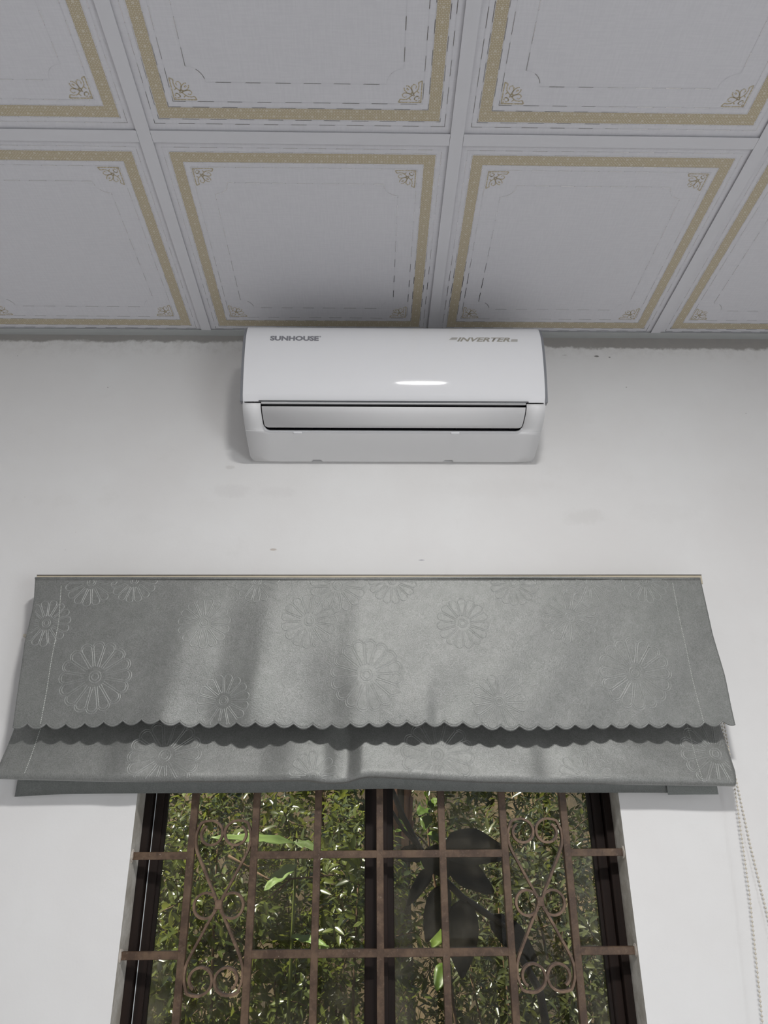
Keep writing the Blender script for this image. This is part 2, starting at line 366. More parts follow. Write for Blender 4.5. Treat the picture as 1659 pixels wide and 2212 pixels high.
for r in rows:
    for c in cols:
        xa, xb = max(c*PX, X0), min((c+1)*PX, X1); yb, ya = -r*PY, max(-(r+1)*PY, Y0)
        if xb-xa < .1 or yb-ya < .1: continue
        w, d = xb-xa-.008, yb-ya-.008; key = (round(w, 3), round(d, 3))
        if key not in tmesh: tmesh[key] = tile_mesh(w, d)
        o = inst('ceiling_tile', tmesh[key], ceil, Matrix.Translation(((xa+xb)/2, (ya+yb)/2, H+GAP)) @ Matrix.Rotation(R(random.uniform(-.06, .06)), 4, 'Z'))
        if r < 3 and -3 <= c <= 2:
            inst('gold_border', gold_me, o); inst('foil_line', foil_me, o); inst('foil_frame', frame_me, o)
            for sx, sy_, me in orn_me: inst('corner_ornament', me, o, Matrix.Translation((-sx*(PX/2-.0745), -sy_*(PY/2-.0745*SY), 0)))

struct(MB().box((X0-.5, WT, 2.98), (X1+.5, .75, 3.10)).build('shade_slab', M['room']))  # unseen slab added to keep sky light off the nearest plants
# ------------------------------------------------------------------ air conditioner
AX0, AX1 = -.4665, .2440                     # front panel
ac = thing('air_conditioner', 'white split air conditioner with glossy curved front on the wall under the ceiling', 'air conditioner', ((AX0+AX1)/2, 0, 2.37))
ac_children = []
def acp(o): o.parent = ac; o.matrix_parent_inverse = Matrix.Translation((-(AX0+AX1)/2, 0, -2.37)); return o
# front panel profile: arc length -> (y, z)
PK = [(0, -16.0), (.032, -12.0), (.07, -7.6), (.11, -4), (.145, 4), (.172, 17), (.194, 36), (.207, 53), (.219, 70), (.236, 84), (.33, 88)]
def phi(s):
    for (a, p), (b, q) in zip(PK, PK[1:]):
        if s <= b: return p + (q-p)*(s-a)/(b-a)
    return PK[-1][1]
prof = [(-.1815, 2.4520)]; NS = 150; DS = .262/NS
for i in range(NS):
    p = R(phi((i+.5)*DS)); y, z = prof[-1]; prof.append((y+math.sin(p)*DS, z+math.cos(p)*DS))
def panel_at(s, off=0.0):
    t = max(0, min(NS-1e-6, s/DS)); i = int(t); f = t-i
    y = prof[i][0]*(1-f)+prof[i+1][0]*f; z = prof[i][1]*(1-f)+prof[i+1][1]*f; p = R(phi(s))
    return (y-math.cos(p)*off, z+math.sin(p)*off)
def extrude_profile(pr, x0, x1, nx=1, cap=True, closed=True):
    n = len(pr); m = MB(); vs = [(x0+(x1-x0)*i/nx, y, z) for i in range(nx+1) for y, z in pr]; fs = []
    for i in range(nx):
        for k in range(n if closed else n-1):
            a, b = i*n+k, i*n+(k+1) % n; fs.append((a, b, b+n, a+n))
    if cap: fs += [tuple(range(n))[::-1], tuple(range(nx*n, nx*n+n))]
    return m.add(vs, fs)
front = [(-.1738, 2.4388)] + prof[::2]
back = [(y+.006 if z < 2.66 else y, z-.004 if z > 2.6 else z) for y, z in front[::-1][1:-1]]
panel = acp(extrude_profile(front + [(p[0]+.004, p[1]-.004) for p in [front[-1]]] + [(y+.007, z) for y, z in ((-.186, 2.60), (-.186, 2.50), (-.1705, 2.4450))], AX0, AX1).build('front_panel', M['acw'], None, sharp=30))
for a, b in ((AX0-.0062, AX0-.0004), (AX1+.0004, AX1+.0062)):
    pr = [(-.1775, 2.4385)] + [(y+.0012, z-.0008) for y, z in prof[::3]] + [(prof[-1][0], 2.645), (-.12, 2.60), (-.14, 2.50), (-.158, 2.441)]
    o = acp(extrude_profile(pr, a, b).build('side_trim', M['acg'], None, sharp=40)); o['label'] = 'grey side trim'
# lower housing: curve from the panel lip to the wall
LC = [(-.1748, 2.4365), (-.1738, 2.4285), (-.165, 2.4180), (-.145, 2.4065), (-.125, 2.399), (-.115, 2.3955), (-.09, 2.388), (-.06, 2.3805), (-.03, 2.374), (-.006, 2.3700)]
def smooth_tab(tab):                           # monotone-ish cubic through a table
    xs_ = [t[0] for t in tab]; ys_ = [t[1] for t in tab]; n = len(tab)
    dl = [(ys_[i+1]-ys_[i])/(xs_[i+1]-xs_[i]) for i in range(n-1)]
    ms = [dl[0]] + [0 if dl[i-1]*dl[i] <= 0 else 2*dl[i-1]*dl[i]/(dl[i-1]+dl[i]) for i in range(1, n-1)] + [dl[-1]]
    def f(x):
        if x <= xs_[0]: return ys_[0]
        if x >= xs_[-1]: return ys_[-1]
        i = max(j for j in range(n-1) if xs_[j] <= x); h = xs_[i+1]-xs_[i]; t = (x-xs_[i])/h
        return (1+2*t)*(1-t)**2*ys_[i] + t*(1-t)**2*h*ms[i] + t*t*(3-2*t)*ys_[i+1] + t*t*(t-1)*h*ms[i+1]
    return f
_lc = smooth_tab(LC)
def low(y, off=0.0): return _lc(y)-off
BX0, BX1 = AX0+.0005, AX1-.0005
SY0, SY1, SL, SR, RC = -.1745, -.1140, -.4245, .1995, .013    # outlet slot
def slotx(y, side):
    f = (y-SY0)/(SY1-SY0); inset = .0045*f
    if y > SY1-RC: q = (y-(SY1-RC)); inset += RC-math.sqrt(max(0, RC*RC-q*q))
    return SL+inset if side < 0 else SR-inset
def edgex(y, side):
    i = .0
    if y > -.030: q = (y+.030)/.024; i = .020*(1-math.sqrt(max(0, 1-q*q))) + .001*q
    return BX0+i if side < 0 else BX1-i
m = MB()
ys = [SY0] + list(np.linspace(-.1735, SY1-RC, 9)) + list(SY1-RC + RC*np.sin(np.linspace(.15, PI/2, 9)))
for side in (-1, 1):
    vs = []
    for y in ys: a, b = sorted((edgex(y, side), slotx(y, side))); vs += [(a, y, low(y)), (b, y, low(y))]
    m.add(vs, [(2*i, 2*i+1, 2*i+3, 2*i+2) for i in range(len(ys)-1)])
NOT = ((-.3165, -.2865), (.0135, .0435))
yl = [SY1] + list(np.linspace(-.105, -.03, 8)) + list(np.linspace(-.026, -.006, 8)); vs = []
xi = [e for a, b in NOT for e in (a, a+.006, b-.006, b)]; sx0, sx1 = slotx(SY1, -1), slotx(SY1, 1)
for j, y in enumerate(yl):
    a, b = edgex(y, -1), edgex(y, 1); xc = [a, max(a, sx0)] + xi + [min(b, sx1), b]
    for k, x in enumerate(xc):
        yy = y
        if j >= len(yl)-4 and k in (3, 4, 7, 8): yy = min(y, yl[len(yl)-4])
        vs.append((x, yy, low(yy)))
nc = len(xi)+4
m.add(vs, [(j*nc+k, j*nc+k+1, (j+1)*nc+k+1, (j+1)*nc+k) for j in range(len(yl)-1) for k in range(nc-1)])
# side cheeks, top and back of the housing
pr = [(y, low(y)) for y in np.linspace(-.1744, -.006, 24)]
top = [(-.006, 2.645), (-.10, 2.645), (-.15, 2.635), (-.172, 2.60), (-.18, 2.54), (-.172, 2.47)]
for side, xx in ((-1, BX0), (1, BX1)):
    vs = [(edgex(y, side), y, z) for y, z in pr] + [(xx, y, z) for y, z in top]; q = tuple(range(len(vs))); m.add(vs, [q if side > 0 else q[::-1]])
m.add([(x, y, z) for y, z in top for x in (BX0, BX1)], [(2*i, 2*i+1, 2*i+3, 2*i+2) for i in range(len(top)-1)])
m.add([(BX0, -.006, 2.370), (BX1, -.006, 2.370), (BX1, -.006, 2.645), (BX0, -.006, 2.645)], [(0, 1, 2, 3)])
bm = bmesh.new()
bv = [bm.verts.new(p) for p in m.v]
for q in m.f:
    try: bm.faces.new([bv[i] for i in q])
    except ValueError: pass
bmesh.ops.remove_doubles(bm, verts=bm.verts[:], dist=.00005); bm.verts.index_update()
m.v = [v.co[:] for v in bm.verts]; m.f = [tuple(v.index for v in f.verts) for f in bm.faces]; bm.free()
body = acp(m.build('housing', M['acb'], None, sharp=35))
sol = body.modifiers.new('solid', 'SOLIDIFY'); sol.thickness = .0022; sol.offset = 0 if False else -1
# unseen intake grille on top of the unit, black to deepen the ceiling shadow
m = MB().box((BX0+.02, -.150, 2.6455), (BX1-.02, -.012, 2.6480))
for k in range(30): x = BX0+.03+k*(BX1-BX0-.06)/29; m.box((x-.002, -.148, 2.648), (x+.002, -.014, 2.652))
acp(m.build('intake_grille', M['acd']))
# outlet cavity
m = MB(); a, b = SL-.004, SR+.004
pr = [(-.181, 2.4375), (-.150, 2.447), (-.118, 2.438), (-.104, 2.418), (-.1065, 2.3965)]
m.add([(x, y, z) for y, z in pr for x in (a, b)], [(2*i, 2*i+1, 2*i+3, 2*i+2) for i in range(len(pr)-1)])
for x in (a, b): m.add([(x, y, z) for y, z in pr] , [tuple(range(5))])
o = acp(m.build('air_outlet', M['acd'])); o['label'] = 'black air outlet slot'
for k in range(14):                            # upright vanes inside the outlet
    x = SL+.03 + k*(SR-SL-.06)/13
    acp(MB().box((x-.0008, -.124, 2.402), (x+.0008, -.108, 2.432)).build('vane', M['acd']))
# upper slot edge (white plastic strip above the louver)
acp(MB().box((SL+.001, -.1742, 2.4340), (SR-.001, -.1700, 2.4375)).build('slot_header', M['acb']))
# louver flap
m = MB(); yv = [-.1730, -.1722] + list(np.linspace(-.168, -.1362, 8)) + list(-.1362 + .0085*np.sin(np.linspace(.2, PI/2, 7))); vs = []
LY1 = yv[-1]
def lx(y, side):
    f = (y-SY0)/(SY1-SY0); i = .0030+.0045*f
    if y > LY1-.0085: q = y-(LY1-.0085); i += .0085-math.sqrt(max(0, .0085**2-q*q))
    return SL+i if side < 0 else SR-i
for y in yv: vs += [(lx(y, -1), y, low(y)-.0007), (lx(y, 1), y, low(y)-.0007)]
m.add(vs, [(2*i, 2*i+1, 2*i+3, 2*i+2) for i in range(len(yv)-1)])
lo = acp(m.build('louver', M['acb'], None, smooth=True)); so = lo.modifiers.new('solid', 'SOLIDIFY'); so.thickness = .004; so.offset = -1
# bright lip round the lower edge of the slot
pth = []
for y in np.linspace(SY1-RC-.004, SY1, 10): pth.append((slotx(min(y, SY1), -1), y, low(y)))
e = [(slotx(min(y, SY1), 1), y, low(y)) for y in np.linspace(SY1-RC-.004, SY1, 10)][::-1]
rad = [.0010]*3 + [.0027]*7 + [.0027]*7 + [.0010]*3
pth = [(x, y+.0012, z-.0004) for x, y, z in pth+e]
acp(MB().tube(pth, rad, 8).build('outlet_lip', M['lip'], None, smooth=True))
for x in (-.342, .036):
    acp(MB().bevbox((x-.0105, -.1150, 2.3895), (x+.0105, -.1070, 2.3955), .0012).build('clip_cover', M['lip']))
# lettering printed on the panel
def lettering(txt, x0, x1, s0, s1, mat, shear=0, bold=.0, name='lettering', sx_extra=1):
    cu = bpy.data.curves.new('t', 'FONT'); cu.body = txt; cu.size = 1; cu.shear = shear; cu.offset = bold; cu.resolution_u = 3
    to = bpy.data.objects.new('t', cu); COL.objects.link(to)
    me = bpy.data.meshes.new_from_object(to.evaluated_get(bpy.context.evaluated_depsgraph_get()))
    bpy.data.objects.remove(to); bpy.data.curves.remove(cu)
    bm = bmesh.new(); bm.from_mesh(me); bpy.data.meshes.remove(me)
    xs_ = [v.co.x for v in bm.verts]; ys_ = [v.co.y for v in bm.verts]; xa, xb, ya, yb = min(xs_), max(xs_), min(ys_), max(ys_)
    for v in bm.verts:
        s = s0 + (s1-s0)*(v.co.y-ya)/(yb-ya); y, z = panel_at(s, .00035)
        v.co = Vector((x0+(x1-x0)*(v.co.x-xa)/(xb-xa), y, z))
    me = bpy.data.meshes.new(name); bm.to_mesh(me); bm.free(); me.materials.append(mat)
    o = bpy.data.objects.new(name, me); COL.objects.link(o); return acp(o)
TS0, TS1 = .180, .1915
def quad_on_panel(m, xa, xb, sa, sb, sk=0):
    pts = [(xa, sa), (xb, sa), (xb+sk, sb), (xa+sk, sb)]; vs = []
    for x, s in pts: y, z = panel_at(s, .00035); vs.append((x, y, z))
    m.add(vs, [(0, 1, 2, 3)])
LET = dict(sun=(-.4085, -.2920, .1425, .1580), inv=(.0400, .1690, .1435, .1568))
o = lettering('SUNHOUSE', *LET['sun'], M['ink'], bold=.05); o['label'] = 'grey maker name lettering'
m = MB(); c0 = (-.2888, .1562)
for k in range(10):
    a, b = 2*PI*k/10, 2*PI*(k+1)/10; vs = []
    for r_, t in ((.0010, a), (.0021, a), (.0021, b), (.0010, b)):
        y, z = panel_at(c0[1]+r_*math.sin(t), .00035); vs.append((c0[0]+r_*math.cos(t), y, z))
    m.add(vs, [(0, 1, 2, 3)])
acp(m.build('registered_mark', M['ink']))
o = lettering('INVERTER', *LET['inv'], M['ink2'], shear=.35, bold=.035); o['label'] = 'bronze grey slanted lettering'
for w in (0, 1):
    m = MB()
    for k in range(3):
        if w == 0: q = LET['inv'][2]+.0050+k*.0030; quad_on_panel(m, .0215+.0027*k, .0395+.0012*k, q, q+.0018, .001)
        else: q = LET['inv'][2]+.0002+k*.0030; quad_on_panel(m, .1690+.0012*k, .1860+.0004*k, q, q+.0018, .001)
    o = acp(m.build('speed_stripes', M['ink2'])); o['kind'] = 'stuff'
# barcode label
m = MB(); bx0, bx1, by0, by1 = .1415, .1905, -.1045, -.0850
def lowq(m, xa, xb, ya, yb, off): m.add([(xa, ya, low(ya, off)), (xb, ya, low(ya, off)), (xb, yb, low(yb, off)), (xa, yb, low(yb, off))], [(3, 2, 1, 0)])
lowq(m, bx0, bx1, by0, -.09, .0003); lowq(m, bx0, bx1, -.09, by1, .0003)
st = acp(m.build('barcode_label', M['paper'])); st['label'] = 'small white barcode label'
m = MB(); x = .1435; rb = random.Random(3)
while x < .1885:
    w = rb.choice((.0005, .0008, .0008, .0014, .002)); lowq(m, x, min(x+w, .1888), -.1010, -.0925, .0006); x += w + rb.choice((.0005, .0007, .0011))
for a, b in ((.1435, .154), (.156, .160), (.170, .1885)): lowq(m, a, b, -.1028, -.1020, .0006)
for a, b in ((.152, .164), (.165, .180)): lowq(m, a, b, -.0905, -.0893, .0006)
bar = acp(m.build('barcode', M['black'])); bar.parent = st; bar.matrix_parent_inverse = Matrix.Identity(4)
bar.matrix_basis = Matrix.Identity(4)

# ------------------------------------------------------------------ roman blind
BL = Vector((-.165, 0, 2.03))
blind = thing('roman_blind', 'grey-green satin roman blind with embossed flowers gathered up above the window', 'blind', BL)
def blp(o, parent=None):
    if parent is None: o.parent = blind; o.matrix_parent_inverse = Matrix.Translation(-BL)
    else: o.parent = parent
    return o
def lerp(tab, x):
    if x <= tab[0][0]: return tab[0][1]
    for (a, p), (b, q) in zip(tab, tab[1:]):
        if x <= b: return p+(q-p)*(x-a)/(b-a)
    return tab[-1][1]
g = lambda x, c, w: math.exp(-((x-c)/w)**2)
ZT = 2.0325                                    # top of the fabric
FL = [(1.70, -.8945), (1.80, -.8998), (1.886, -.9046), (1.957, -.902), (1.988, -.9037), (2.04, -.911)]
FR = [(1.70, .5895), (1.8125, .5866), (1.903, .5787), (2.04, .5765)]
HEM = smooth_tab([(-.895, 1.7105), (-.81, 1.7095), (-.69, 1.714), (-.62, 1.7172), (-.546, 1.7115), (-.395, 1.7103), (-.26, 1.7068), (-.09, 1.7104), (.0, 1.710), (.118, 1.7011), (.214, 1.703), (.30, 1.705), (.41, 1.7056), (.50, 1.7062), (.59, 1.711)])
# height (mm towards the room) of the folds at the hem
FOLD = smooth_tab([(-.90, 0), (-.78, 2), (-.66, 5), (-.60, 11), (-.545, 3), (-.505, -3), (-.46, 3), (-.415, 11), (-.355, 4), (-.30, -2), (-.25, 2), (-.195, 11), (-.155, 7), (-.10, 5), (0, 3), (.12, 4), (.22, 2), (.33, -2), (.45, 1), (.59, 2)])
def y_flap(x, z):
    v = max(0, min(1, (ZT-z)/(ZT-1.71)))
    skew = x + .05*(v-1)*g(x, -.55, .25)       # folds lean outwards on the left
    h = FOLD(skew)*v**.8*1.15
    h += 3.5*g(x, -.060+.02*(1-v), .022)*max(0, (v-.55)/.45) - 3.0*g(x, -.028, .016)*max(0, (v-.6)/.4)
    h += 1.1*math.sin(x*23+z*31)*v + .8*math.sin(x*51-z*40)*v
    h += 6*v*(1-v)                              # slight belly
    return -(.0870 + .0055*v + h*.001)
def grid(fn, nu, nv):
    vs = [fn(i/nu, j/nv) for j in range(nv+1) for i in range(nu+1)]
    fs = [(j*(nu+1)+i, (j+1)*(nu+1)+i, (j+1)*(nu+1)+i+1, j*(nu+1)+i+1) for j in range(nv) for i in range(nu)]
    return vs, fs
NSC = 38.4
def scal(u): return .0108*abs(math.sin(PI*(u*NSC+.25)))**.75
def flap_pt(u, v):
    x0 = lerp(FL, 1.72)*(1-u)+lerp(FR, 1.72)*u
    zb = HEM(x0) + .0095 - scal(u); z = ZT + (zb-ZT)*v
    x = lerp(FL, z)*(1-u)+lerp(FR, z)*u
    return (x, y_flap(x, z), z)
vs, fs = grid(flap_pt, 460, 46)
flap = blp(me_obj('top_flap', vs, fs, M['fab'], None, smooth=True))
so = flap.modifiers.new('solid', 'SOLIDIFY'); so.thickness = .0011; so.offset = -1
# stitched cord along the scallops
def on_flap(x, z, off=.0007): return (x, y_flap(x, z)-off, z)
def ridge(m, pts, fn, w=.0011, h=.0009):
    P = [Vector((p[0], 0, p[1])) for p in pts]; vs = []
    for i, p in enumerate(P):
        t = P[min(i+1, len(P)-1)]-P[max(i-1, 0)]
        if t.length < 1e-9: t = Vector((1, 0, 0))
        t.normalize(); q = Vector((-t.z, 0, t.x))*w
        for s, o in ((1, 0), (0, h), (-1, 0)):
            a = p+q*s; vs.append(fn(a.x, a.z, o))
    m.add(vs, [(3*i+k, 3*i+k+1, 3*i+k+4, 3*i+k+3) for i in range(len(P)-1) for k in (0, 1)])
m = MB()
hem_pts = []
for i in range(461):
    x, y, z = flap_pt(i/460, 1.0); hem_pts.append((x, z+.0026))
ridge(m, hem_pts, lambda x, z, o: on_flap(x, z, .0002+o), .0007, .0006)
blp(m.build('hem_cord', M['emb'], None, smooth=True), flap).matrix_parent_inverse = Matrix.Identity(4)
def flower_lines(R_, n, ph):
    L = []; a = PI/n*.84; ra = R_*.30; rb_ = R_*.86; cr = rb_*math.sin(a)
    for k in range(n):
        t = ph+2*PI*k/n; rad = lambda r, s: (r*math.cos(t)-s*math.sin(t), r*math.sin(t)+s*math.cos(t))
        p = [rad(ra, -ra*math.sin(a)*.45), rad(R_*.5, -R_*.5*math.sin(a)*.86), rad(rb_, -cr)]
        p += [rad(rb_+cr*.95*math.sin(q), -cr*math.cos(q)) for q in np.linspace(.35, PI-.35, 7)]
        p += [rad(rb_, cr), rad(R_*.5, R_*.5*math.sin(a)*.86), rad(ra, ra*math.sin(a)*.45)]
        L.append(p)
        if R_ > .065:
            c2 = rb_*math.tan(PI/n)*1.02
            L.append([rad(rb_+R_*.035+c2*.95*math.sin(q), -c2*math.cos(q)) for q in np.linspace(0.1, PI-.1, 9)])
    for rr in (.10, .175): L.append([(R_*rr*math.cos(q), R_*rr*math.sin(q)) for q in np.linspace(0, 2*PI, 19)])
    return L
def dens(p, d=.006):
    o = [p[0]]
    for a, b in zip(p, p[1:]):
        k = max(1, int(math.hypot(b[0]-a[0], b[1]-a[1])/d)); o += [(a[0]+(b[0]-a[0])*q/k, a[1]+(b[1]-a[1])*q/k) for q in range(1, k+1)]
    return o
def flower(cx, cz, R_, fn, ok, parent, n=None, ph=None):
    m = MB(); n = n or (16 if R_ > .065 else 15); ph = random.uniform(0, 1) if ph is None else ph
    for line in flower_lines(R_, n, ph):
        run = []
        for (a, b) in dens(line)+[None] if False else dens(line):
            x, z = cx+a, cz+b
            if ok(x, z): run.append((x, z))
            else:
                if len(run) > 1: ridge(m, run, fn)
                run = []
        if len(run) > 1: ridge(m, run, fn)
    if m.v:
        o = m.build('embossed_flower', M['emb'], parent, smooth=True); return o
def ok_flap(x, z):
    u = (x-lerp(FL, z))/(lerp(FR, z)-lerp(FL, z))
    return .004 < u < .996 and HEM(x)+.0095-scal(u)+.004 < z < ZT-.003
for cx, cz, R_ in ((-.7434, 1.8142, .0715), (-.1756, 1.8162, .0728), (.3959, 1.8193, .0735), (-.5276, 1.9299, .0555), (-.3003, 1.9346, .0600), (.0335, 1.9289, .0562), (.2697, 1.942, .0608), (-.4726, 1.7646, .0545), (.1005, 1.7606, .0562), (-.7848, 2.0244, .0557), (-.691, 2.0276, .0508), (-.419, 2.0264, .0491), (-.2396, 2.0166, .0615), (-.1184, 2.0273, .0536), (.1518, 2.0207, .0518), (.3237, 2.0271, .0604), (.4489, 2.027, .0523), (-.8664, 1.9305, .0513)):
    flower(cx, cz, R_, lambda x, z, o: on_flap(x, z, .0001+o), ok_flap, flap)
def stitches(tab, fn, parent, step=.0035):
    m = MB(); (z0, _), (z1, _) = tab[0], tab[-1]; z = z0
    while z < z1-.003:
        x = lerp(tab, z); xb = lerp(tab, z+.0019)
        ridge(m, [(x, z), ((x+xb)/2, z+.00095), (xb, z+.0019)], fn, .0008, .0011); z += step
    o = m.build('hem_stitching', M['thread'], parent); o['kind'] = 'stuff'; o['label'] = 'white dotted hem stitching'
stitches([(1.7198, -.8392), (1.836, -.8406), (1.9307, -.8401), (2.0173, -.8497)], lambda x, z, o: on_flap(x, z, .0001+o), flap)
stitches([(1.7150, .5232), (1.8123, .5161), (1.9336, .5119), (2.023, .5113)], lambda x, z, o: on_flap(x, z, .0001+o), flap)
# rolled top edge of the flap
m = MB(); pts = [(x, -.0868-.0012*math.sin(x*9)-.001*g(x, .25, .2), ZT+.0008+.0009*math.sin(x*7+1)) for x in np.linspace(-.9105, .5765, 60)]
m.tube(pts, .0026, 8); blp(m.build('top_seam', M['fab'], None, smooth=True), flap).matrix_parent_inverse = Matrix.Identity(4)

# lower fold: hangs behind the flap, rolls under at its bottom
FB = smooth_tab([(-.92, 1.6155), (-.825, 1.6125), (-.544, 1.6075), (-.30, 1.6075), (-.25, 1.6030), (-.225, 1.6035), (-.165, 1.6140), (-.073, 1.6096), (.117, 1.6014), (.307, 1.5984), (.575, 1.5930)])
GL = [(1.59, -.9212), (1.6166, -.9205), (1.715, -.9134), (1.79, -.9060), (1.9, -.902)]
GR = [(1.59, .5762), (1.6216, .5828), (1.7206, .5826), (1.9, .584)]
FF = smooth_tab([(-.92, 0), (-.80, 1), (-.72, 0), (-.66, 5), (-.60, 2), (-.54, 4), (-.47, 2), (-.40, 1), (-.32, 9), (-.27, 9), (-.235, -3), (-.215, -6), (-.185, 7), (-.13, 4), (-.05, 5), (.06, 4), (.16, 6), (.20, 2), (.26, 6), (.35, 7), (.45, 3), (.58, 0)])
def y_fold(x, z):
    zb = FB(x); v = max(0, min(1, (1.80-z)/(1.80-zb)))
    belly = .050*v**1.5
    rr = max(0, 1-(z-zb)/.017); roll = .014*(1-math.sqrt(max(0, 1-rr*rr)))
    k = min(1, v*1.6)*(1-.25*rr)
    return -(.018+.012*g(x, -.93, .22)+.010*g(x, .60, .22)+belly+FF(x)*.001*k*1.25+.0006*math.sin(x*37+z*60)) + roll
def fold_pt(u, v):
    # v 0..0.85 front face, then the underside turning back to the lining
    x0 = lerp(GL, 1.65)*(1-u)+lerp(GR, 1.65)*u; zb = FB(x0)
    if v <= .88:
        q = v/.88; q = 1-(1-q)**1.35; z = 1.80+(zb-1.80)*q; x = lerp(GL, z)*(1-u)+lerp(GR, z)*u; return (x, y_fold(x0 if q > .9 else x, z), z)
    q = (v-.88)/.12; x = lerp(GL, zb)*(1-u)+lerp(GR, zb)*u
    return (x, y_fold(x0, zb)+q*.020, zb+.003*q+.006*q*q)
vs, fs = grid(fold_pt, 260, 50)
fold = blp(me_obj('lower_fold', vs, fs, M['fab'], None, smooth=True))
so = fold.modifiers.new('solid', 'SOLIDIFY'); so.thickness = .0011; so.offset = -1
on_fold = lambda x, z, o: (x, y_fold(x, z)-.0001-o, z)
def ok_fold(x, z): return lerp(GL, z)+.006 < x < lerp(GR, z)-.006 and FB(x)+.0065 < z < 1.745
for cx, cz, R_ in ((-.592, 1.6603, .0705), (-.0283, 1.6592, .0715), (-.2831, 1.6153, .0511), (.2724, 1.6103, .0546), (.5535, 1.658, .0684)):
    flower(cx, cz, R_, on_fold, ok_fold, fold)
stitches([(1.6257, -.8624), (1.72, -.8586), (1.75, -.857)], on_fold, fold)
stitches([(1.6035, .5092), (1.705, .51), (1.75, .511)], on_fold, fold)
# lining / back panel against the wall, its bottom hem showing below the fold
BB = smooth_tab([(-.90, 1.5850), (-.787, 1.5895), (-.60, 1.5898), (-.40, 1.5897), (-.264, 1.5938), (-.12, 1.5959), (-.07, 1.592), (.05, 1.589), (.219, 1.5857), (.44, 1.5838), (.556, 1.5815)])
def back_pt(u, v):
    x = -.902*(1-u)+.5545*u; zb = BB(x); z = 2.02+(zb-2.02)*v
    return (x, -(.010+.012*v*g(x, .5, .5)+.002*math.sin(x*17)*v+.002*v), z)
vs, fs = grid(back_pt, 90, 12)
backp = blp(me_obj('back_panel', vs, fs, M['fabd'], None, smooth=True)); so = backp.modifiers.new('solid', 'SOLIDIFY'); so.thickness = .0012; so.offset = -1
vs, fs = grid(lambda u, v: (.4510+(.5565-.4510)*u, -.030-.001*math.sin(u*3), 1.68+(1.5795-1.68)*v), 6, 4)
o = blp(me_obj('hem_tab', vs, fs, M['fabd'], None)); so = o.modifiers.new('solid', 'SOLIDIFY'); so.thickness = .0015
# head rail
blp(MB().bevbox((-.9090, -.0850, 2.020), (.5815, -.0560, 2.0405), .001).build('head_rail', M['rail']))
blp(MB().box((-.9085, -.0853, 2.0405), (.5815, -.0560, 2.0424)).build('rail_edge', M['raild']))
for x in (-.80, -.165, .47): blp(MB().box((x-.012, -.0560, 2.000), (x+.012, 0, 2.0325)).build('bracket', M['raild']))
blp(MB().bevbox((-.9475, -.014, 1.9205), (-.90, 0, 1.9265), .001).build('lath_end', M['bead']))
# bead chain: two strands joined by a loop at the bottom
def chain_path():
    A = [(.593, -.040, 1.76), (.5930, -.036, 1.7149), (.5928, -.035, 1.6227), (.5874, -.034, 1.5137), (.582, -.033, 1.396), (.5632, -.03, 1.1802), (.556, -.028, 1.05)]
    B = [(.570, -.022, .985), (.600, -.016, .975), (.622, -.012, 1.03), (.628, -.011, 1.18), (.6202, -.011, 1.3535), (.612, -.011, 1.4876), (.6083, -.011, 1.6132), (.6008, -.013, 1.6507), (.594, -.02, 1.76)]
    return A+B
P = [Vector(p) for p in chain_path()]; beads = []; acc = 0; STEP = .0078
for a, b in zip(P, P[1:]):
    L = (b-a).length; t = acc
    while t < L: beads.append(a+(b-a)*t/L); t += STEP
    acc = t-L
m = MB(); bm = bmesh.new(); bmesh.ops.create_icosphere(bm, subdivisions=1, radius=.0024); iv = [v.co.copy() for v in bm.verts]; bm.verts.index_update(); jf = [[v.index for v in f.verts] for f in bm.faces]; bm.free()
for p in beads: m.add([p+q for q in iv], jf)
m.tube([p for p in beads], .0005, 4)
o = blp(m.build('bead_chain', M['bead'], None, smooth=True)); o['kind'] = 'stuff'; o['label'] = 'ivory bead pull chain'

